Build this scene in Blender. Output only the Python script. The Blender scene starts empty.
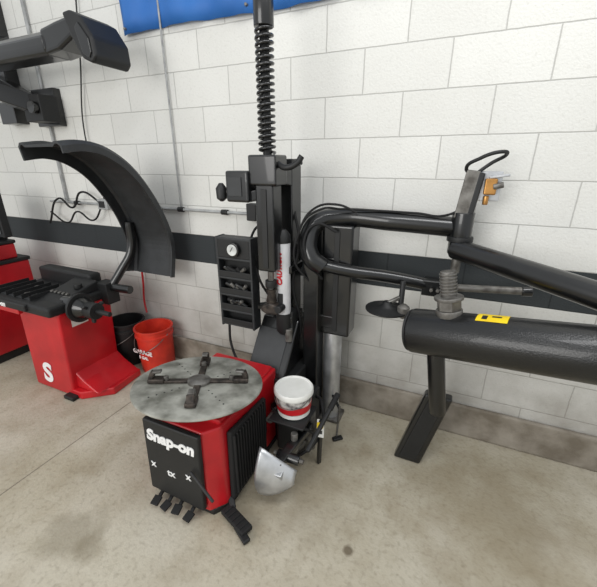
import bpy, bmesh, math, random
from mathutils import Vector, Matrix
random.seed(3)
scene=bpy.context.scene
scene.view_settings.view_transform='Standard'
ANG=-math.radians(24.07)
W=Vector((.9131,-.4078,0)); N=Vector((.4078,.9131,0))
# ------------------------------------------------ materials
def lin(c):
    return tuple(((v/255)/12.92 if v/255<=.04045 else ((v/255+.055)/1.055)**2.4) for v in c)+(1,)
def mat(name,col,rough=.5,metal=0,noise=0,nscale=12,col2=None,bump=0,bscale=60,coat=0):
    m=bpy.data.materials.new(name); m.use_nodes=True
    nt=m.node_tree; b=nt.nodes['Principled BSDF']
    b.inputs['Roughness'].default_value=rough; b.inputs['Metallic'].default_value=metal
    b.inputs['Coat Weight'].default_value=coat
    c=lin(col); b.inputs['Base Color'].default_value=c
    tc=nt.nodes.new('ShaderNodeTexCoord')
    if col2 is None: col2=tuple(v*.8 for v in col)
    n=nt.nodes.new('ShaderNodeTexNoise'); n.inputs['Scale'].default_value=nscale; n.inputs['Detail'].default_value=6
    nt.links.new(tc.outputs['Object'],n.inputs['Vector'])
    r=nt.nodes.new('ShaderNodeValToRGB'); r.color_ramp.elements[0].position=.35; r.color_ramp.elements[1].position=.65
    r.color_ramp.elements[0].color=lin(col2); r.color_ramp.elements[1].color=c
    nt.links.new(n.outputs['Fac'],r.inputs['Fac']); nt.links.new(r.outputs['Color'],b.inputs['Base Color'])
    if bump:
        n2=nt.nodes.new('ShaderNodeTexNoise'); n2.inputs['Scale'].default_value=bscale; n2.inputs['Detail'].default_value=3
        nt.links.new(tc.outputs['Object'],n2.inputs['Vector'])
        bp=nt.nodes.new('ShaderNodeBump'); bp.inputs['Strength'].default_value=bump; bp.inputs['Distance'].default_value=.01
        nt.links.new(n2.outputs['Fac'],bp.inputs['Height']); nt.links.new(bp.outputs['Normal'],b.inputs['Normal'])
    return m
BLK=mat('black_paint',(17,18,19),.28,coat=.4)
BLKM=mat('black_plastic',(23,24,25),.55)
HOODM=mat('hood_plastic',(46,48,50),.5,bump=.1,bscale=200)
RUB=mat('black_rubber',(19,19,20),.8)
HAM=mat('hammered_black',(20,21,22),.3,bump=.18,bscale=190,coat=.2)
RED=mat('red_paint',(190,22,32),.4,coat=.2,col2=(168,18,28),nscale=5)
REDB=mat('orange_red_plastic',(212,56,36),.45,col2=(188,42,30))
CHR=mat('satin_aluminium',(205,207,210),.35,.75,col2=(170,172,174))
STEEL=mat('worn_steel',(130,128,124),.5,.6,col2=(85,82,78),nscale=20)
DISC=mat('worn_turntable',(160,160,152),.65,.15,col2=(98,98,90),nscale=11,bump=.2,bscale=30)
RUST=mat('greasy_jaw_steel',(78,70,64),.55,.5,col2=(38,35,33),nscale=40)
WHT=mat('white_plastic',(228,228,224),.4,col2=(215,215,210))
WTXT=mat('white_print',(235,235,235),.5,col2=(230,230,230))
YEL=mat('yellow_label',(235,205,20),.5,col2=(225,190,20))
GRY=mat('grey_conduit',(170,172,172),.5,.1)
CLR=mat('clear_tube',(205,205,208),.15,col2=(190,190,192))
BRS=mat('brass',(190,140,80),.35,.8)
GLS=mat('gauge_face',(220,222,220),.2)
# ------------------------------------------------ helpers
class Fr:
    def __init__(s,name,o):
        e=bpy.data.objects.new(name,None); scene.collection.objects.link(e)
        e.location=o; e.rotation_euler=(0,0,ANG); e.empty_display_size=.1
        s.e=e; s.o=Vector(o)
    def L(s,x,y,z):
        d=Vector((x,y,z))-s.o
        return (d.dot(W),d.dot(N),d.z)
class Sub:
    "part group parented to a frame with its own tilt"
    def __init__(s,name,fr,loc,rot):
        e=bpy.data.objects.new(name,None); scene.collection.objects.link(e)
        e.parent=fr.e; e.location=loc; e.rotation_euler=rot; e.empty_display_size=.05; s.e=e
def link(me,name,fr,m,smooth=False,bev=0,loc=None,rot=None):
    ob=bpy.data.objects.new(name,me) ; scene.collection.objects.link(ob)
    if m: me.materials.append(m)
    if fr: ob.parent=fr.e
    if loc is not None: ob.location=loc
    if rot is not None: ob.rotation_euler=rot
    if smooth and hasattr(me,'polygons'):
        for p in me.polygons: p.use_smooth=True
    if bev:
        b=ob.modifiers.new('bevel','BEVEL'); b.width=bev; b.segments=3; b.limit_method='ANGLE'
    return ob
def box(n,fr,c,s,m,rot=(0,0,0),bev=.006):
    bm=bmesh.new(); bmesh.ops.create_cube(bm,size=1)
    for v in bm.verts: v.co=Vector((v.co.x*s[0],v.co.y*s[1],v.co.z*s[2]))
    me=bpy.data.meshes.new(n); bm.to_mesh(me); bm.free()
    return link(me,n,fr,m,bev=min(bev,min(s)*.3),loc=c,rot=rot)
def autosm(ob):
    for p in ob.data.polygons: p.use_smooth=len(p.vertices)==4
def cyl(n,fr,p1,p2,r,m,r2=None,seg=32,bev=.003):
    p1=Vector(p1);p2=Vector(p2); d=p2-p1; L=d.length
    bm=bmesh.new(); bmesh.ops.create_cone(bm,cap_ends=True,segments=seg,radius1=r,radius2=r if r2 is None else r2,depth=L)
    me=bpy.data.meshes.new(n); bm.to_mesh(me); bm.free()
    ob=link(me,n,fr,m,loc=(p1+p2)/2,bev=bev)
    ob.rotation_mode='QUATERNION'; ob.rotation_quaternion=d.to_track_quat('Z','Y')
    if seg>8: autosm(ob)
    return ob
def beam(n,fr,p1,p2,w,h,m,bev=.006):
    p1=Vector(p1);p2=Vector(p2); d=p2-p1
    ob=box(n,fr,(p1+p2)/2,(w,h,d.length),m,bev=bev)
    ob.rotation_mode='QUATERNION'; ob.rotation_quaternion=d.to_track_quat('Z','Y'); return ob
def prism(n,fr,pts,a0,a1,m,axis='z',bev=.006):
    bm=bmesh.new()
    def mk(p,a):
        if axis=='z': return (p[0],p[1],a)
        if axis=='x': return (a,p[0],p[1])
        return (p[0],a,p[1])
    A=[bm.verts.new(mk(p,a0)) for p in pts]; B=[bm.verts.new(mk(p,a1)) for p in pts]
    k=len(pts)
    bm.faces.new(A); bm.faces.new(B[::-1])
    for i in range(k): bm.faces.new((A[i],B[i],B[(i+1)%k],A[(i+1)%k]))
    bmesh.ops.recalc_face_normals(bm,faces=bm.faces)
    me=bpy.data.meshes.new(n); bm.to_mesh(me); bm.free()
    return link(me,n,fr,m,bev=bev)
def lathe(n,fr,prof,c,m,seg=40):
    bm=bmesh.new(); rings=[]
    for r,z in prof:
        rings.append([bm.verts.new((r*math.cos(2*math.pi*i/seg),r*math.sin(2*math.pi*i/seg),z)) for i in range(seg)])
    for a,b in zip(rings,rings[1:]):
        for i in range(seg): bm.faces.new((a[i],a[(i+1)%seg],b[(i+1)%seg],b[i]))
    bm.faces.new(rings[0][::-1]); bm.faces.new(rings[-1])
    me=bpy.data.meshes.new(n); bm.to_mesh(me); bm.free()
    ob=link(me,n,fr,m,loc=c); 
    for p in me.polygons: p.use_smooth=len(p.vertices)==4
    es=ob.modifiers.new('es','EDGE_SPLIT'); es.split_angle=math.radians(40)
    return ob
def tube(n,fr,pts,r,m,smooth=True,res=10):
    cu=bpy.data.curves.new(n,'CURVE'); cu.dimensions='3D'; cu.bevel_depth=r; cu.bevel_resolution=6; cu.use_fill_caps=True
    if smooth:
        sp=cu.splines.new('BEZIER'); sp.bezier_points.add(len(pts)-1); cu.resolution_u=res
        for b,p in zip(sp.bezier_points,pts): b.co=p; b.handle_left_type=b.handle_right_type='AUTO'
    else:
        sp=cu.splines.new('POLY'); sp.points.add(len(pts)-1)
        for b,p in zip(sp.points,pts): b.co=(*p,1)
    return link(cu,n,fr,m)
def text(n,fr,s,loc,size,m,rot=(math.pi/2,0,0),shear=.15,ext=.0015,bold=.004,align='CENTER'):
    cu=bpy.data.curves.new(n,'FONT'); cu.body=s; cu.size=size; cu.shear=shear; cu.extrude=ext; cu.offset=bold
    cu.align_x=align; cu.align_y='CENTER'
    return link(cu,n,fr,m,loc=loc,rot=rot)
# ------------------------------------------------ room shell
def nn(nt,t,**k):
    x=nt.nodes.new(t)
    for a,b in k.items(): setattr(x,a,b)
    return x
def mathn(nt,op,a,b=None,clamp=False):
    x=nt.nodes.new('ShaderNodeMath'); x.operation=op; x.use_clamp=clamp
    for i,v in enumerate((a,b)):
        if v is None: continue
        if isinstance(v,(int,float)): x.inputs[i].default_value=v
        else: nt.links.new(v,x.inputs[i])
    return x.outputs[0]
def mixc(nt,f,a,b):
    x=nt.nodes.new('ShaderNodeMix'); x.data_type='RGBA'
    for i,v in ((0,f),(6,a),(7,b)):
        if isinstance(v,(int,float,tuple)): x.inputs[i].default_value=v
        else: nt.links.new(v,x.inputs[i])
    return x.outputs[2]
def noise(nt,vec,sc,det=6,lo=.35,hi=.65):
    n=nt.nodes.new('ShaderNodeTexNoise'); n.inputs['Scale'].default_value=sc; n.inputs['Detail'].default_value=det
    nt.links.new(vec,n.inputs['Vector'])
    r=nt.nodes.new('ShaderNodeMapRange'); r.inputs[1].default_value=lo; r.inputs[2].default_value=hi
    nt.links.new(n.outputs['Fac'],r.inputs[0]); return r.outputs[0]
wm=bpy.data.materials.new('painted_block_wall'); wm.use_nodes=True; nt=wm.node_tree; B=nt.nodes['Principled BSDF']
tc=nn(nt,'ShaderNodeTexCoord'); sx=nn(nt,'ShaderNodeSeparateXYZ'); nt.links.new(tc.outputs['Object'],sx.inputs[0])
zz=mathn(nt,'SUBTRACT',sx.outputs['Z'],.071); cx=nn(nt,'ShaderNodeCombineXYZ')
wob=mathn(nt,'MULTIPLY',mathn(nt,'SUBTRACT',noise(nt,tc.outputs['Object'],14,4,0,1),.5),.006)
nt.links.new(mathn(nt,'ADD',mathn(nt,'ADD',sx.outputs['X'],20.0),wob),cx.inputs[0]); nt.links.new(mathn(nt,'ADD',mathn(nt,'ADD',zz,2.07),wob),cx.inputs[1])
br=nn(nt,'ShaderNodeTexBrick'); br.offset=.5
for k,v in (('Scale',1),('Mortar Size',.0045),('Mortar Smooth',.8),('Brick Width',.414),('Row Height',.207)): br.inputs[k].default_value=v
br.inputs['Color1'].default_value=lin((222,222,218)); br.inputs['Color2'].default_value=lin((216,216,212)); br.inputs['Mortar'].default_value=lin((180,180,176))
nt.links.new(cx.outputs[0],br.inputs['Vector'])
n1=noise(nt,tc.outputs['Object'],2.5); col=mixc(nt,mathn(nt,'MULTIPLY',n1,.18),br.outputs['Color'],lin((190,188,182)))
col=mixc(nt,mathn(nt,'MULTIPLY',noise(nt,tc.outputs['Object'],60,6,.55,.8),.3),col,lin((170,168,162)))
low=mathn(nt,'LESS_THAN',sx.outputs['Z'],1.0)
dirt=noise(nt,tc.outputs['Object'],5)
grad=nn(nt,'ShaderNodeMapRange'); grad.inputs[1].default_value=.85; grad.inputs[2].default_value=.2; nt.links.new(sx.outputs['Z'],grad.inputs[0])
lowc=mixc(nt,mathn(nt,'MULTIPLY',mathn(nt,'ADD',mathn(nt,'MULTIPLY',dirt,.35),.4),grad.outputs[0]),col,lin((122,115,104)))
lowc=mixc(nt,.12,lowc,lin((110,108,104)))
col=mixc(nt,low,col,lowc)
st=mathn(nt,'MULTIPLY',mathn(nt,'GREATER_THAN',sx.outputs['Z'],.899),mathn(nt,'LESS_THAN',sx.outputs['Z'],1.106))
col=mixc(nt,st,col,mixc(nt,br.outputs['Fac'],lin((54,58,60)),lin((40,44,46))))
nt.links.new(col,B.inputs['Base Color']); B.inputs['Roughness'].default_value=.7; B.inputs['Specular IOR Level'].default_value=.25
bp=nn(nt,'ShaderNodeBump'); bp.inputs['Strength'].default_value=.4; bp.inputs['Distance'].default_value=.006
nf=noise(nt,tc.outputs['Object'],95,6,.2,.8)
h=mathn(nt,'ADD',mathn(nt,'MULTIPLY',br.outputs['Fac'],-.9),mathn(nt,'MULTIPLY',nf,.5)); nt.links.new(h,bp.inputs['Height']); nt.links.new(bp.outputs['Normal'],B.inputs['Normal'])
me=bpy.data.meshes.new('wall_back'); bm=bmesh.new(); bmesh.ops.create_cube(bm,size=1)
for v in bm.verts: v.co=Vector((v.co.x*12-2,v.co.y*.2+.1,v.co.z*3.8+1.9))
bm.to_mesh(me); bm.free(); wall=link(me,'wall_back',None,wm); wall.location=N*2.035; wall.rotation_euler=(0,0,ANG)
# floor
fm=bpy.data.materials.new('stained_concrete'); fm.use_nodes=True; nt=fm.node_tree; B=nt.nodes['Principled BSDF']
tc=nn(nt,'ShaderNodeTexCoord'); V=tc.outputs['Object']; sx=nn(nt,'ShaderNodeSeparateXYZ'); nt.links.new(V,sx.inputs[0])
c=mixc(nt,noise(nt,V,1.3,8),lin((170,162,142)),lin((188,182,166)))
c=mixc(nt,mathn(nt,'MULTIPLY',noise(nt,V,5,10,.45,.75),.6),c,lin((140,128,104)))
c=mixc(nt,mathn(nt,'MULTIPLY',noise(nt,V,45,8,.5,.8),.5),c,lin((116,106,88)))
c=mixc(nt,mathn(nt,'MULTIPLY',noise(nt,V,2.2,4,.5,.7),.3),c,lin((206,201,190)))
def spot(c,x,y,r,colr,amt,soft=.5):
    vx=nn(nt,'ShaderNodeVectorMath',operation='SUBTRACT'); nt.links.new(V,vx.inputs[0]); vx.inputs[1].default_value=(x,y,0)
    ln=nn(nt,'ShaderNodeVectorMath',operation='LENGTH'); nt.links.new(vx.outputs[0],ln.inputs[0])
    nz=noise(nt,V,9,6,0,1); dd=mathn(nt,'ADD',ln.outputs['Value'],mathn(nt,'MULTIPLY',mathn(nt,'SUBTRACT',nz,.5),r*1.4))
    mr=nn(nt,'ShaderNodeMapRange'); mr.inputs[1].default_value=r; mr.inputs[2].default_value=r*soft; nt.links.new(dd,mr.inputs[0])
    return mixc(nt,mathn(nt,'MULTIPLY',mr.outputs[0],amt),c,colr)
def WN(x,y): v=Vector((x,y,0)); return v.dot(W),v.dot(N)
c=spot(c,*WN(-1.04,1.12),.16,lin((126,118,98)),.5)
c=spot(c,*WN(-.93,1.06),.08,lin((116,106,84)),.4)
c=spot(c,*WN(.22,1.05),.028,lin((85,72,52)),.8)
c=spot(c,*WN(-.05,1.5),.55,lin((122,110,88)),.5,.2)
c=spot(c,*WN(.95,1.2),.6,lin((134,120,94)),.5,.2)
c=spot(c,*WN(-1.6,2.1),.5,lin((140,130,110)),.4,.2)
jl=mathn(nt,'LESS_THAN',mathn(nt,'ABSOLUTE',mathn(nt,'ADD',sx.outputs['X'],1.94)),.004)
c=mixc(nt,mathn(nt,'MULTIPLY',jl,.7),c,lin((95,88,78)))
nt.links.new(c,B.inputs['Base Color']); B.inputs['Roughness'].default_value=.6
bp=nn(nt,'ShaderNodeBump'); bp.inputs['Strength'].default_value=.15; bp.inputs['Distance'].default_value=.005
nt.links.new(noise(nt,V,70,6),bp.inputs['Height']); nt.links.new(bp.outputs['Normal'],B.inputs['Normal'])
me=bpy.data.meshes.new('floor'); bm=bmesh.new(); bmesh.ops.create_cube(bm,size=1)
for v in bm.verts: v.co=Vector((v.co.x*12-2,v.co.y*8-1.965+.2,v.co.z*.1-.05))
bm.to_mesh(me); bm.free(); fl=link(me,'floor',None,fm); fl.rotation_euler=(0,0,ANG)
PL=mat('stained_curb',(146,139,128),.8,col2=(108,100,88),nscale=7,bump=.4,bscale=40)
me=bpy.data.meshes.new('baseboard_back'); bm=bmesh.new(); bmesh.ops.create_cube(bm,size=1)
for v in bm.verts: v.co=Vector((v.co.x*12-2,v.co.y*.03-.015,v.co.z*.215+.1075))
bm.to_mesh(me); bm.free(); ob=link(me,'baseboard_back',None,PL,bev=.012); ob.location=N*2.035; ob.rotation_euler=(0,0,ANG)

wo=N*2.035
F=Fr('electrical_conduit',wo)
cyl('pipe_vertical',F,(-1.83,-.018,2.9),(-1.83,-.018,1.29),.006,GRY,seg=16)
cyl('pipe_horizontal',F,(-3.3,-.02,1.285),(-1.2,-.02,1.285),.010,GRY,seg=16)
cyl('pipe_riser',F,(-3.08,-.02,1.29),(-3.08,-.02,3.2),.012,GRY,seg=16)
for i,s in enumerate((-2.95,-2.3,-1.83,-1.45)): cyl('coupling_%d'%i,F,(s-.025,-.02,1.285),(s+.025,-.02,1.285),.018,BLKM,seg=16)
box('junction_box',F,(-2.6,-.03,1.29),(.11,.06,.08),GRY)
box('junction_box_cover',F,(-2.6,-.062,1.29),(.06,.01,.05),BLKM)
box('outlet_box',F,(-1.22,-.03,1.3),(.07,.06,.11),BLKM)
tube('hanging_cable',F,[(-2.5,-.02,2.75),(-2.58,-.025,2.3),(-2.68,-.03,1.8),(-2.6,-.03,1.33)],.005,BLKM)
tube('plug_cable_1',F,[(-2.62,-.05,1.3),(-2.8,-.07,1.38),(-2.95,-.07,1.25),(-3.1,-.07,1.32),(-3.3,-.07,1.1)],.008,RUB)
tube('plug_cable_2',F,[(-2.62,-.05,1.27),(-2.72,-.07,1.16),(-2.9,-.07,1.22),(-3.05,-.07,1.12),(-3.25,-.07,1.2)],.007,RUB)
F=Fr('air_hose',wo)
tube('hose',F,[(-2.31,-.03,.80),(-2.315,-.035,.65),(-2.33,-.04,.5),(-2.31,-.05,.40)],.008,RED)
cyl('hose_fitting',F,(-2.31,-.03,.80),(-2.31,-.03,.85),.012,STEEL,seg=12)
box('hose_wall_clip',F,(-2.31,-.015,.84),(.04,.03,.03),GRY)
F=Fr('wall_banner',wo)
bmn=mat('blue_banner',(42,108,184),.6,col2=(36,98,172),nscale=3)
bm=bmesh.new(); g=[]
for i in range(81):
    s=-2.13+1.75*i/80
    g.append([bm.verts.new((s,-.025-.010*math.sin(i*.35+j*.5)-.006*math.sin(i*.8-j),2.37+.01*math.sin(i*math.pi/35)*(1-j/8)+.7*j/8)) for j in range(9)])
for a,b in zip(g,g[1:]):
    for j in range(8): bm.faces.new((a[j],b[j],b[j+1],a[j+1]))
me=bpy.data.meshes.new('cloth'); bm.to_mesh(me); bm.free(); ob=link(me,'cloth',F,bmn,smooth=True); m_=ob.modifiers.new('s','SOLIDIFY'); m_.thickness=.003
for s in (-2.1,-1.2,-.42): cyl('grommet_%d'%int(-s*10),F,(s,-.05,2.40),(s,-.02,2.40),.008,STEEL,seg=16)

# wheel alignment camera boom (wall mounted)
F=Fr('wheel_alignment_camera_boom',wo)
prism('boom_beam',F,[(-.44,2.19),(-.30,2.19),(-.27,2.22),(-.27,2.28),(-.31,2.32),(-.42,2.32),(-.46,2.28),(-.46,2.22)],-3.7,-2.3,BLK,axis='x',bev=.02)
prism('boom_shoulder',F,[(-2.34,2.19),(-2.2,2.205),(-2.08,2.25),(-1.97,2.2),(-1.95,2.3),(-2.05,2.355),(-2.2,2.34),(-2.34,2.32)],-.45,-.28,BLK,axis='y',bev=.02)
prism('camera_pod',F,[(-2.03,2.24),(-1.97,2.13),(-1.90,2.10),(-1.865,2.13),(-1.87,2.22),(-1.94,2.32),(-2.01,2.355),(-2.07,2.35)],-.49,-.25,BLKM,axis='y',bev=.015)
prism('pod_face',F,[(-1.95,2.15),(-1.905,2.125),(-1.885,2.15),(-1.89,2.21),(-1.95,2.29),(-1.98,2.27)],-.497,-.48,BLK,axis='y',bev=.004)
box('wall_plate',F,(-3.03,-.03,2.0),(.26,.06,.26),BLK)
box('slide_block',F,(-2.98,-.12,1.98),(.2,.14,.18),BLKM)
cyl('slide_block_knob',F,(-2.93,-.19,1.98),(-2.93,-.23,1.98),.04,BLK)
beam('bracket_arm',F,(-3.02,-.1,2.0),(-3.2,-.42,2.12),.14,.12,BLK)
beam('bracket_arm_upper',F,(-3.35,-.06,2.45),(-3.2,-.40,2.28),.14,.1,BLK)
beam('bracket_brace',F,(-3.5,-.1,2.2),(-3.0,-.1,1.98),.08,.12,BLK)
box('slide_rail',F,(-3.46,-.05,2.35),(.2,.1,.9),BLK)

# ------------------------------------------------ tire changer
F=Fr('tire_changer',(-.597,1.285,0)); L=F.L
prism('cabinet',F,[(-.13,0),(.19,0),(.245,.07),(.245,.60),(-.16,.60),(-.16,.05)],.03,.50,RED,bev=.012)
prism('base_skid',F,[(-.15,.01),(.20,.01),(.25,.08),(.25,.95),(-.13,.75),(-.15,.06)],0,.035,BLKM)
prism('front_panel',F,[(-.145,.07),(.18,.06),(.195,.50),(-.125,.50)],-.03,-.002,BLKM,axis='y',bev=.008)
text('logo_text',F,'Snap-on',(.03,-.032,.42),.084,WTXT)
for i,(x,z,s_) in enumerate(((-.095,.245,'x'),(.01,.225,'tx'),(.115,.25,'x'))):
    text('icon_%d'%i,F,s_,(x,-.032,z),.055,WTXT,shear=0,bold=.001)
prism('bumper_pad',F,[(.09,.05),(.40,.05),(.43,.2),(.43,.42),(.10,.45)],.246,.272,RUB,axis='x',bev=.01)
for i in range(13):
    v=.115+i*.023; box('pad_rib_%d'%i,F,(.278,v,.25),(.014,.009,.35),RUB,bev=.002)
box('cabinet_top',F,(.04,.33,.505),(.38,.5,.03),RED,bev=.01)
TS=Sub('turntable_group',F,(.035,.195,.58),(math.radians(-7),0,0))
cyl('turntable_hub',F,(.035,.195,.50),(.035,.195,.57),.1,BLKM)
lathe('turntable_disc',TS,[(.285,-.008),(.303,0),(.308,.006),(.306,.014),(.296,.017),(.07,.018)],(0,0,0),DISC,seg=72)
lathe('turntable_boss',TS,[(.055,0),(.055,.014),(.045,.02),(.025,.022)],(0,0,.017),STEEL)
for i in range(4):
    a=math.radians(30+90*i); ca,sa=math.cos(a),math.sin(a)
    def P(r,z,o=0): return (ca*r-sa*o,sa*r+ca*o,z)
    box('jaw_slide_%d'%i,TS,P(.13,.024),(.17,.032,.014),RUST,rot=(0,0,a))
    box('jaw_base_%d'%i,TS,P(.20,.032),(.075,.05,.022),RUST,rot=(0,0,a))
    box('jaw_claw_%d'%i,TS,P(.22,.056),(.024,.036,.042),RUST,rot=(0,-.35,a))
    box('jaw_tip_%d'%i,TS,P(.195,.075),(.04,.03,.012),STEEL,rot=(0,.1,a))
    cyl('jaw_pin_%d'%i,TS,P(.155,.03),P(.155,.052),.012,STEEL,seg=20)
    for k in range(5):
        q=(math.cos(a+.6)*(.1+.035*k),math.sin(a+.6)*(.1+.035*k)); cyl('vent_%d_%d'%(i,k),TS,(*q,.015),(*q,.0186),.004,BLKM,seg=10,bev=0)
# pedals
for i,u in enumerate((-.10,-.04,.03,.10)):
    z=(.035,.03,.04,.03)[i]
    beam('pedal_arm_%d'%i,F,(u,.05,.06),(u+.01,-.045,z),.018,.012,BLKM)
    box('pedal_pad_%d'%i,F,(u+.01,-.06,z),(.042,.045,.012),RUB,rot=(.25,0,(.1,-.2,.15,-.1)[i]))
    cyl('pedal_spring_%d'%i,F,(u+.005,-.005,z+.015),(u+.005,.03,z+.03),.008,STEEL,seg=12)
beam('large_pedal_arm',F,(.22,.12,.06),(.28,.06,.03),.03,.02,BLKM)
box('large_pedal',F,(.325,.02,.03),(.17,.06,.025),RUB,rot=(0,.0,-.35))
for i in range(5): box('pedal_tread_%d'%i,F,(.27+.027*i,.037-.0095*i,.045),(.01,.052,.006),RUB,rot=(0,0,-.35),bev=.001)
box('pedal_tail',F,(.38,-.02,.018),(.10,.035,.02),BLKM,rot=(0,0,-.5))
beam('side_lever',F,(.14,-.04,.30),(.28,-.07,.22),.012,.012,BLKM)
# rear housing + column
prism('rear_housing',F,[(.02,.60),(.34,.56),(.36,.96),(.02,.96)],.0,.44,BLKM,bev=.01)
prism('column_foot',F,[(.58,.44),(.94,.44),(.94,.72),(.80,.72)],.06,.30,BLK,axis='x',bev=.01)
box('column_foot_plate',F,(.16,.68,.56),(.2,.02,.26),HOODM,rot=(-.65,0,0))
box('main_column',F,(.2,.87,1.02),(.11,.12,1.14),BLK)
box('column_cap',F,(.2,.86,1.605),(.13,.14,.03),BLKM)
pv=L(-.15,1.82,0); u0,v0=pv[0],pv[1]
beam('swing_arm',F,(.2,.87,1.53),(u0,v0,1.56),.11,.1,BLK)
box('slide_block',F,(u0,v0,1.567),(.15,.13,.14),BLK,bev=.01)
box('slide_housing',F,(u0,v0,1.28),(.10,.10,.44),BLK,bev=.01)
box('housing_groove',F,(u0,v0-.052,1.28),(.03,.006,.40),BLKM)
cyl('slide_bar',F,(u0,v0,1.63),(u0,v0,2.26),.022,BLKM,seg=6)
cyl('spring_cap',F,(u0,v0,2.15),(u0,v0,2.28),.044,BLK)
lathe('bar_knob',F,[(.02,0),(.042,.01),(.045,.05),(.03,.07),(.01,.075)],(u0,v0,2.28),BLKM)
hp=[]; turns=19
for i in range(turns*14+1):
    a=2*math.pi*i/14; hp.append((u0+.036*math.cos(a),v0+.036*math.sin(a),1.645+.5*i/(turns*14)))
tube('coil_spring',F,hp,.0075,BLK,smooth=False)
cyl('tool_shaft',F,(u0,v0,1.06),(u0,v0,.86),.018,STEEL,seg=6)
cyl('tool_collar',F,(u0,v0,1.0),(u0,v0,.96),.032,BLKM)
lathe('tool_neck',F,[(.02,0),(.03,.02),(.022,.06),(.03,.09)],(u0,v0,.86),RUST)
prism('duck_head_tool',F,[(u0-.06,.82),(u0-.02,.80),(u0+.05,.81),(u0+.04,.86),(u0,.875),(u0-.05,.85)],v0-.03,v0+.03,RUST,axis='y',bev=.01)
cyl('tool_roller',F,(u0+.05,v0-.03,.84),(u0+.05,v0+.03,.84),.022,BLKM)
cw=L(-.285,1.84,1.47)
box('control_head',F,(cw[0],cw[1],1.49),(.13,.1,.15),BLK,bev=.012)
box('control_head_window',F,(cw[0]-.01,cw[1]-.052,1.49),(.08,.006,.09),HOODM)
beam('control_arm',F,(cw[0]+.04,cw[1],1.44),(u0,v0,1.47),.05,.05,BLK)
cyl('lever',F,(cw[0]-.04,cw[1],1.47),(cw[0]-.10,cw[1]-.03,1.46),.009,STEEL,seg=12)
lathe('lever_knob',F,[(.008,-.045),(.026,-.03),(.028,.02),(.01,.045)],(cw[0]-.105,cw[1]-.03,1.46),BLKM)
tube('lock_handle',F,[(u0+.06,v0-.02,1.60),(u0+.12,v0-.04,1.58),(u0+.17,v0-.03,1.60),(u0+.19,v0-.02,1.63)],.014,BLKM)
q=L(-.085,1.86,0)
lathe('canister',F,[(.036,.76),(.041,.78),(.041,1.22),(.033,1.25),(.015,1.26)],(q[0],q[1],0),CLR)
lathe('canister_base',F,[(.03,.66),(.044,.68),(.044,.79),(.03,.80)],(q[0],q[1],0),BLKM)
lathe('canister_cap',F,[(.042,1.2),(.042,1.24),(.02,1.27)],(q[0],q[1],0),BLKM)
text('canister_print',F,'CAUTION',(q[0],q[1]-.043,1.06),.04,RED,rot=(math.pi/2,-math.pi/2,0),bold=.002)
box('canister_print_bar',F,(q[0]-.0,q[1]-.041,.88),(.03,.004,.08),BLKM,bev=0)
box('canister_bracket',F,(q[0]+.03,q[1]+.07,1.05),(.05,.16,.04),BLK)
box('canister_bracket_low',F,(q[0]+.03,q[1]+.07,.75),(.05,.16,.04),BLK)
t0=L(-.35,1.95,0)
box('tray_back',F,(t0[0],t0[1]+.03,.94),(.23,.02,.54),BLKM)
for sx_ in (-.11,.11): box('tray_side',F,(t0[0]+sx_,t0[1],.94),(.014,.08,.55),HOODM)
for k,zc in enumerate((.68,.77,.87,.975,1.09,1.205)): box('tray_shelf_%d'%k,F,(t0[0],t0[1],zc),(.22,.08,.014),HOODM)
for k,zc in enumerate((.70,.795,.895,1.0)): box('tray_lip_%d'%k,F,(t0[0],t0[1]-.037,zc),(.21,.008,.035),BLKM)
box('gauge_panel',F,(t0[0],t0[1]-.02,1.15),(.21,.04,.11),BLKM)
cyl('gauge_case',F,(t0[0]+.01,t0[1]-.04,1.15),(t0[0]+.01,t0[1]-.065,1.15),.042,BLK)
cyl('gauge_dial',F,(t0[0]+.01,t0[1]-.06,1.15),(t0[0]+.01,t0[1]-.068,1.15),.032,GLS)
box('gauge_needle',F,(t0[0]+.01,t0[1]-.07,1.155),(.003,.002,.03),BLKM,rot=(0,.6,0),bev=0)
for k in range(14):
    zc=.80+.10*(k%3)
    cyl('tray_item_%d'%k,F,(t0[0]-.08+random.random()*.16,t0[1]-.015,zc),(t0[0]-.08+random.random()*.16,t0[1]-.03,zc+.04),.011,random.choice((BLKM,RUB,BLK,STEEL)),seg=12)
beam('tray_arm',F,(t0[0]+.1,t0[1]+.02,1.1),(.2,.87,1.1),.04,.03,BLK)
beam('tray_arm_low',F,(t0[0]+.1,t0[1]+.02,.8),(.2,.87,.8),.04,.03,BLK)
tube('tray_hose',F,[(t0[0]-.09,t0[1],.67),(t0[0]-.08,t0[1]-.01,.52),(t0[0]-.02,t0[1]-.03,.42),(t0[0]+.1,t0[1]-.08,.40),(.12,.70,.43)],.008,BLKM)
tube('air_line_1',F,[(.16,.82,1.3),(.05,.75,1.25),(.08,.72,1.0),(.14,.78,.8),(.12,.82,.6),(.16,.8,.44)],.007,RUB)
tube('air_line_2',F,[(.25,.85,1.35),(.30,.80,1.2),(.27,.78,.95),(.30,.82,.7),(.27,.8,.44)],.008,RUB)
tube('air_line_3',F,[(.24,.84,.95),(.18,.76,.9),(.2,.74,.72),(.25,.76,.5)],.006,RUB)
box('valve_block',F,(.26,.77,.72),(.06,.08,.16),BLKM)
cyl('valve_regulator',F,(.27,.72,.62),(.27,.72,.70),.022,STEEL)
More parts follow.
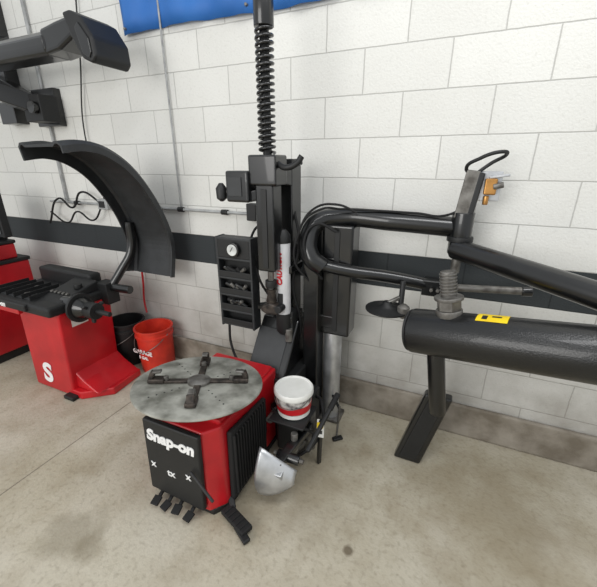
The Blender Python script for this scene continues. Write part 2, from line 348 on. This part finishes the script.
# bead breaker on the right side
box('breaker_housing',F,(.38,.62,.19),(.16,.28,.30),BLKM,bev=.015)
cyl('breaker_ram',F,(.30,.78,.30),(.30,.50,.30),.045,BLK)
cyl('breaker_ram_rod',F,(.30,.50,.30),(.30,.40,.30),.02,STEEL)
box('breaker_shelf',F,(.415,.465,.336),(.2,.2,.012),BLKM)
box('breaker_shelf_post',F,(.40,.52,.18),(.07,.07,.3),BLK)
beam('breaker_arm',F,(.50,.50,.27),(.45,.20,.24),.05,.035,BLK)
beam('breaker_arm_lower',F,(.47,.50,.14),(.42,.26,.16),.03,.03,STEEL)
cyl('breaker_pivot',F,(.49,.53,.08),(.49,.53,.33),.028,STEEL)
cyl('breaker_knuckle',F,(.42,.27,.24),(.54,.27,.24),.025,BLK)
cyl('breaker_knuckle_bolt',F,(.40,.27,.24),(.56,.27,.24),.012,STEEL)
cyl('breaker_pin',F,(.47,.36,.2),(.47,.36,.31),.018,STEEL)
beam('breaker_handle',F,(.55,.34,.24),(.60,.62,.38),.022,.022,BLKM)
cyl('breaker_handle_grip',F,(.59,.56,.35),(.605,.65,.395),.016,RUB)
bm=bmesh.new(); g=[]
for i in range(13):
    a=i/12; row=[]
    zt=.33-.12*a**1.4; zb=.06+.09*a**2
    for j in range(11):
        b=j/10
        row.append(bm.verts.new((.365+.175*a,.19-.045*math.sin(b*math.pi)*(1-a*.6)+.05*a*a-.03*(1-b),zb+(zt-zb)*b)))
    g.append(row)
for a,b in zip(g,g[1:]):
    for j in range(10): bm.faces.new((a[j],b[j],b[j+1],a[j+1]))
me=bpy.data.meshes.new('breaker_blade'); bm.to_mesh(me); bm.free(); ob=link(me,'breaker_blade',F,CHR,smooth=True); m_=ob.modifiers.new('s','SOLIDIFY'); m_.thickness=.012
beam('blade_mount',F,(.46,.24,.22),(.46,.17,.20),.06,.04,CHR)
box('warning_tag',F,(.56,.50,.26),(.04,.008,.10),WHT,rot=(-.2,0,.2),bev=0)
box('warning_tag_yellow',F,(.56,.494,.285),(.034,.006,.03),YEL,rot=(-.2,0,.2),bev=0)
box('warning_tag_print',F,(.56,.494,.24),(.025,.006,.02),HOODM,rot=(-.2,0,.2),bev=0)
beam('tag_post',F,(.55,.515,.0),(.56,.51,.31),.025,.02,BLK)
tube('breaker_hose',F,[(.46,.7,.3),(.52,.62,.33),(.55,.55,.2),(.48,.42,.12),(.4,.45,.06)],.009,RUB)
tube('breaker_hose_2',F,[(.30,.45,.34),(.42,.38,.33),(.5,.42,.3),(.52,.5,.2),(.45,.55,.08)],.008,RUB)

# ------------------------------------------------ white tub
F=Fr('plastic_tub',(-.025,1.56,.344)); 
lathe('tub_body',F,[(.082,0),(.088,.005),(.096,.13)],(0,0,0),WHT)
lathe('tub_label',F,[(.0905,.03),(.0968,.112)],(0,0,0),mat('tub_print',(70,62,66),.5,col2=(215,212,208),nscale=28))
lathe('tub_label_band',F,[(.0925,.035),(.0957,.075)],(0,0,0),RED)
lathe('tub_lid',F,[(.1,.12),(.105,.125),(.105,.145),(.1,.152),(.094,.152),(.09,.146),(.02,.146)],(0,0,0),WHT)
tube('tub_handle',F,[(-.1,0,.115),(-.07,-.075,.09),(0,-.105,.08),(.07,-.075,.09),(.1,0,.115)],.0025,STEEL)

# ------------------------------------------------ bead press helper arm
F=Fr('bead_press_helper_arm',(.2135,1.935,0)); L=F.L
box('base_plate',F,(0,0,.0125),(.16,.14,.025),STEEL)
cyl('lift_cylinder',F,(0,0,.02),(0,0,.70),.056,CHR)
box('column_sleeve',F,(.028,0,.965),(.17,.14,.65),BLK,bev=.012)
box('sleeve_seam',F,(.026,-.072,.965),(.03,.006,.59),BLKM)
a=L(.09,1.90,0); box('rear_stay',F,(a[0],a[1],.56),(.09,.11,1.12),BLK)
box('stay_link',F,(a[0]/2,a[1]/2,.72),(.14,.06,.08),BLK); box('stay_link_up',F,(a[0]/2,a[1]/2,1.07),(.14,.06,.08),BLK)
beam('pivot_post',F,(-.09,-.03,1.02),(-.09,-.03,1.32),.06,.06,BLK)
tube('upper_arm_tube',F,[L(.13,1.83,1.07),L(.07,1.84,1.12),L(.055,1.88,1.21),L(.10,1.92,1.295),L(.20,1.93,1.32),L(.5,1.83,1.315),L(.80,1.72,1.302)],.05,BLK,res=16)
tube('lower_arm_tube',F,[L(.07,1.86,1.09),L(.25,1.82,1.055),L(.5,1.79,1.025),L(.74,1.75,.985)],.033,BLK)
cyl('elbow_barrel',F,L(.79,1.70,1.18),L(.79,1.70,1.38),.05,BLK)
cyl('elbow_pin',F,L(.79,1.70,1.08),L(.79,1.70,1.17),.022,STEEL)
cyl('elbow_cap',F,L(.79,1.70,1.24),L(.79,1.70,1.265),.06,BLKM)
o=L(.79,1.70,0)
box('lock_plate',F,(o[0],o[1]-.02,1.46),(.06,.03,.22),STEEL,rot=(0,.12,0))
box('lock_plate_black',F,(o[0]+.035,o[1]-.01,1.46),(.03,.05,.2),BLK,rot=(0,.12,0))
box('valve_body',F,(o[0]+.09,o[1]-.02,1.50),(.05,.04,.07),BRS)
box('valve_bracket',F,(o[0]+.085,o[1]+.01,1.50),(.10,.01,.13),CHR)
box('valve_lever',F,(o[0]+.12,o[1]-.02,1.545),(.08,.02,.012),CHR,rot=(0,-.15,0))
cyl('valve_knob',F,(o[0]+.10,o[1]-.035,1.50),(o[0]+.14,o[1]-.035,1.51),.013,STEEL)
cyl('valve_stem',F,(o[0]+.08,o[1]-.02,1.46),(o[0]+.08,o[1]-.02,1.42),.012,BRS)
hz=1.575
tube('ring_handle',F,[(o[0]+.02,o[1]-.02,1.55),(o[0]-.02,o[1]-.03,hz),(o[0]+.03,o[1]-.06,hz+.045),(o[0]+.11,o[1]-.06,hz+.07),(o[0]+.13,o[1]-.02,hz+.06),(o[0]+.08,o[1]+.01,hz+.025),(o[0]+.03,o[1]-.02,1.56)],.008,BLKM)
tube('outer_arm_tube',F,[L(.77,1.69,1.205),L(1.07,1.17,1.155),L(1.19,.96,1.13)],.05,BLK)
box('clevis',F,L(.72,1.75,.985),(.12,.08,.085),BLK)
for k in range(3): cyl('clevis_bolt_%d'%k,F,L(.69+.03*k,1.71-.01*k,.985),L(.68+.03*k,1.69-.01*k,.985),.01,STEEL,seg=6)
cyl('push_rod',F,L(.76,1.735,.99),L(1.10,1.585,1.02),.019,STEEL)
cyl('push_rod_end',F,L(1.08,1.59,1.018),L(1.12,1.575,1.022),.024,BLK)
cyl('press_rod',F,L(.54,1.71,1.03),L(.53,1.68,.88),.014,BLKM)
q=L(.46,1.68,0)
lathe('press_disc',F,[(.10,.88),(.11,.885),(.11,.892),(.05,.90),(.03,.91),(.02,.93)],(q[0],q[1],0),BLKM)
beam('press_disc_link',F,(q[0],q[1],.92),L(.54,1.70,.95),.02,.02,STEEL)
lathe('press_roller',F,[(.012,.86),(.03,.875),(.03,.92),(.012,.935)],(q[0]+.085,q[1]-.02,0),STEEL)
tube('arm_hose_1',F,[L(.0,1.9,1.1),L(.02,1.85,1.3),L(.12,1.83,1.38),L(.22,1.86,1.375),L(.4,1.84,1.37),L(.6,1.77,1.365)],.006,RUB)
tube('arm_hose_2',F,[L(.13,1.84,1.0),L(.06,1.80,1.1),L(.03,1.82,1.22),L(.09,1.84,1.30),L(.2,1.84,1.26)],.007,RUB)
tube('arm_hose_3',F,[L(.6,1.77,1.365),L(.7,1.72,1.36),L(.78,1.68,1.41),L(.82,1.68,1.47)],.006,RUB)
tube('arm_hose_4',F,[L(.06,1.86,.98),L(-.02,1.84,1.1),L(.0,1.84,1.25),L(.08,1.84,1.38),L(.2,1.84,1.40),L(.3,1.84,1.36)],.006,RUB)
beam('lever_rod',F,L(.235,1.72,.0),L(.25,1.75,.22),.012,.012,STEEL)
beam('lever_foot',F,L(.21,1.70,.01),L(.27,1.72,.01),.03,.018,BLKM)
beam('lever_link',F,L(.25,1.75,.2),L(.22,1.88,.2),.015,.015,BLKM)

# ------------------------------------------------ pneumatic arm
F=Fr('pneumatic_lift_arm',(.645,1.566,0)); L=F.L
A=Vector(L(.545,1.5,.855)); Bv=Vector(L(1.17,.966,1.0))
D=(Bv-A).normalized()
cyl('arm_barrel',F,A,Bv,.105,HAM,seg=56,bev=.01)
cyl('end_cap',F,A-D*.012,A,.1,BLKM,seg=56,bev=.005)
cyl('end_cap_boss',F,A-D*.02,A-D*.01,.03,BLKM)
up=(Vector((0,0,1))-D*D.z).normalized()
s=A+D*.17
cyl('stud_base',F,s+up*.09,s+up*.12,.055,STEEL)
cyl('stud_nut',F,s+up*.12,s+up*.165,.052,STEEL,seg=6)
cyl('stud_flange',F,s+up*.165,s+up*.18,.06,STEEL)
cyl('stud_shaft',F,s+up*.17,s+up*.29,.032,STEEL)
for k in range(7): cyl('stud_thread_%d'%k,F,s+up*(.19+.014*k),s+up*(.197+.014*k),.036,STEEL,seg=24,bev=.002)
side=D.cross(up)
def patch(n,m,a0,a1,l0,l1,r):
    bm=bmesh.new(); g=[]
    for i in range(9):
        an=a0+(a1-a0)*i/8; off=up*math.cos(an)*r+side*math.sin(an)*r
        g.append((bm.verts.new(A+D*l0+off),bm.verts.new(A+D*l1+off)))
    for x,y in zip(g,g[1:]): bm.faces.new((x[0],x[1],y[1],y[0]))
    me=bpy.data.meshes.new(n); bm.to_mesh(me); bm.free(); return link(me,n,F,m)
sg=1 if side.y<0 else -1
patch('warning_label',YEL,sg*-.3,sg*.42,.285,.40,.1065)
patch('warning_label_mark_1',BLKM,sg*.0,sg*.3,.305,.325,.1072)
patch('warning_label_mark_2',BLKM,sg*.0,sg*.12,.34,.375,.1072)
lt=A+D*.12
cyl('leg_shaft',F,(lt.x,lt.y,lt.z-.09),(.10,lt.y*.7,.43),.04,BLK)
prism('leg_foot',F,[(-.09,0),(.055,0),(.165,.47),(.03,.47)],-.03,.03,BLK,axis='y',bev=.012)
prism('leg_foot_face',F,[(-.06,.03),(.032,.03),(.13,.44),(.05,.44)],-.036,-.028,BLKM,axis='y',bev=.003)

# ------------------------------------------------ wheel balancer
F=Fr('wheel_balancer',(-1.835,2.22,0)); L=F.L
prism('cabinet',F,[(-.21,0),(.22,0),(.27,.66),(-.17,.66)],0.0,.40,RED,axis='y',bev=.015)
prism('floor_skirt',F,[(.20,.0),(.30,.0),(.47,.14),(.44,.41),(.2,.41)],0,.06,RED,bev=.01)
prism('skirt_slope',F,[(.21,.20),(.30,.13),(.44,.06),(.21,.06)],.04,.40,RED,axis='y',bev=.01)
box('floor_foot',F,(.22,-.02,.015),(.10,.05,.03),BLKM)
text('letter_logo',F,'S',(-.03,-.004,.14),.22,WTXT,bold=.008)
box('tray_body',F,(-.08,.19,.69),(.72,.50,.07),BLKM,bev=.02)
box('tray_front_lip',F,(-.18,-.065,.70),(.5,.03,.05),BLKM,bev=.01)
box('front_red_band',F,(-.2,-.055,.655),(.34,.03,.035),RED)
text('lip_text',F,'Snap-on',(-.22,-.082,.70),.05,WTXT,bold=.002)
for i in range(5):
    for j in range(2):
        x=-.38+i*.09; y=.05+j*.12
        box('weight_bin_%d_%d'%(i,j),F,(x,y,.727),(.075,.1,.006),HOODM,bev=.002)
        box('weights_%d_%d'%(i,j),F,(x+.005,y,.736),(.04,.06,.012),STEEL if (i+j)%3==0 else BLK,rot=(0,0,.3*i))
for i in range(6): box('bin_divider_%d'%i,F,(-.425+i*.09,.12,.74),(.006,.26,.035),BLKM,bev=.002)
box('tray_back_riser',F,(-.12,.38,.77),(.6,.1,.12),BLKM,bev=.02)
prism('console',F,[(.02,.72),(.34,.80),(.34,.72)],.02,.25,BLKM,axis='x',bev=.01)
for i in range(5): box('console_key_%d'%i,F,(.05+.04*i,.13,.756),(.02,.022,.01),STEEL,rot=(.24,0,0))
cyl('console_knob',F,(.2,.22,.77),(.2,.22,.80),.028,BLKM)
box('side_label',F,(.262,.14,.56),(.004,.12,.05),WHT,rot=(0,.075,0),bev=0)
cyl('spindle_housing',F,(.2,.12,.68),(.32,.12,.68),.07,BLK)
cyl('spindle_shaft',F,(.3,.12,.68),(.62,.12,.68),.016,BLKM)
cyl('spindle_cone',F,(.35,.12,.68),(.42,.12,.68),.075,BLK,r2=.04)
cyl('quick_nut',F,(.42,.12,.68),(.50,.12,.68),.055,BLKM)
for k in range(3):
    a=k*2.09+.4; beam('nut_wing_%d'%k,F,(.46,.12,.68),(.46,.12+.085*math.cos(a),.68+.085*math.sin(a)),.03,.02,BLKM)
cyl('spindle_flange',F,(.325,.12,.68),(.345,.12,.68),.10,BLKM)
# hood
ctl=[(-.05,1.70),(.08,1.712),(.22,1.68),(.37,1.58),(.50,1.41),(.59,1.22),(.625,1.04),(.58,.82)]
pts=[]
ext=[ctl[0]]+ctl+[ctl[-1]]
for i in range(1,len(ext)-2):
    for k in range(6):
        t=k/6; p=[Vector(ext[i+q]) for q in (-1,0,1,2)]
        pts.append(.5*((2*p[1])+(-p[0]+p[2])*t+(2*p[0]-5*p[1]+4*p[2]-p[3])*t*t+(-p[0]+3*p[1]-3*p[2]+p[3])*t**3))
pts.append(Vector(ctl[-1])); n_=len(pts)
bm=bmesh.new(); g=[]
for i,p in enumerate(pts):
    d=(pts[min(i+1,n_-1)]-pts[max(i-1,0)]).normalized(); nr=Vector((-d.y,d.x))
    row=[]; w=i/(n_-1); u0_=.40-.03*w; u1_=.75+.03*w
    prof=[(u0_,-.09),(u0_,-.02),(u0_+.02,0),(u0_+.04,.002),(u0_+.06,-.012),(u1_-.07,-.012),(u1_-.05,.002),(u1_-.02,0),(u1_,-.02),(u1_,-.055)]
    for (uu,off) in prof:
        q=p+nr*off; row.append(bm.verts.new((uu,q.x,q.y)))
    g.append(row)
for a,b in zip(g,g[1:]):
    for j in range(9): bm.faces.new((a[j],b[j],b[j+1],a[j+1]))
bmesh.ops.recalc_face_normals(bm,faces=bm.faces)
me=bpy.data.meshes.new('wheel_hood'); bm.to_mesh(me); bm.free(); ob=link(me,'wheel_hood',F,HOODM,smooth=False); m_=ob.modifiers.new('s','SOLIDIFY'); m_.thickness=.012
tube('hood_arm',F,[(.30,.36,.70),(.36,.46,.85),(.41,.54,1.0),(.42,.55,1.2)],.03,BLK)
box('hood_hinge',F,(.28,.38,.70),(.12,.1,.16),BLKM)
cyl('hood_pivot',F,(.2,.38,.74),(.5,.40,.74),.03,BLK)

# ------------------------------------------------ buckets
def bucket(name,x,y,m):
    F=Fr(name,(x,y,0))
    lathe('pail',F,[(.125,0),(.13,.006),(.138,.30),(.147,.305),(.147,.32),(.139,.325),(.142,.36),(.15,.362),(.15,.372),(.136,.372),(.128,.06),(.02,.05)],(0,0,0),m)
    tube('handle',F,[(-.147,0,.33),(-.11,-.11,.26),(0,-.165,.21),(.11,-.11,.26),(.147,0,.33)],.003,STEEL)
    return F
F=bucket('plastic_bucket',-1.17,2.55,REDB)
text('bucket_print',F,'GARAGE',(0,-.142,.2),.05,WTXT,shear=0,bold=.001)
text('bucket_print_small',F,'5 GAL',(0,-.14,.15),.035,WTXT,shear=0,bold=.001)
bucket('plastic_bucket.001',-1.45,2.67,BLKM)

# ------------------------------------------------ tool cabinet left
F=Fr('tool_cabinet',(-2.75,2.88,0))
box('cabinet_body',F,(0,0,.45),(.7,.46,.74),RED,bev=.012)
box('plinth',F,(0,0,.05),(.64,.42,.1),BLKM)
for i,(z,h_) in enumerate(((.2,.2),(.40,.16),(.56,.12),(.70,.12))):
    box('drawer_%d'%i,F,(0,-.236,z),(.64,.015,h_-.015),RED if i!=1 else BLKM)
    box('drawer_pull_%d'%i,F,(0,-.25,z+h_*.3),(.5,.02,.015),STEEL)
box('top_mat',F,(0,0,.835),(.72,.48,.03),BLKM)
box('top_bin',F,(.17,.02,.91),(.3,.3,.12),RED,bev=.01)
box('top_bin_cover',F,(.17,.02,.985),(.32,.32,.03),BLKM,bev=.01)
box('monitor_shell',F,(.20,.12,1.22),(.34,.06,.38),BLKM)
box('monitor_screen',F,(.20,.087,1.22),(.29,.006,.32),BLK)
box('monitor_foot',F,(.20,.12,1.02),(.1,.1,.05),BLKM)
for i in range(3): lathe('bottle_%d'%i,F,[(.025,.85),(.028,.86),(.028,.97),(.01,1.0),(.01,1.03)],(.33,-.2+.09*i,0),[WHT,GRY,RED][i],seg=20)

# ------------------------------------------------ lights, world, camera
w=bpy.data.worlds.new('World'); scene.world=w; w.use_nodes=True
w.node_tree.nodes['Background'].inputs[0].default_value=(.95,.98,1,1); w.node_tree.nodes['Background'].inputs[1].default_value=.76
def area(n,loc,tgt,sx_,sy_,p,col=(1,1,1)):
    l=bpy.data.lights.new(n,'AREA'); l.shape='RECTANGLE'; l.size=sx_; l.size_y=sy_; l.energy=p; l.color=col
    o=bpy.data.objects.new(n,l); scene.collection.objects.link(o); o.location=loc
    o.rotation_euler=(Vector(tgt)-Vector(loc)).to_track_quat('-Z','Y').to_euler(); return o
area('garage_door_daylight',(-3.2,-2.2,2.4),(-.3,2,.8),3,2.4,130,(1,.98,.95))
area('ceiling_strip_light',(.6,.4,3.6),(.2,1.4,.3),2.4,.5,40,(1,1,1))
cam=bpy.data.cameras.new('camera'); co=bpy.data.objects.new('camera',cam); scene.collection.objects.link(co)
cam.sensor_width=36; cam.lens=21.106; cam.clip_start=.02
co.location=(0,0,1.6); co.rotation_euler=(math.radians(90-20.45),0,0); scene.camera=co
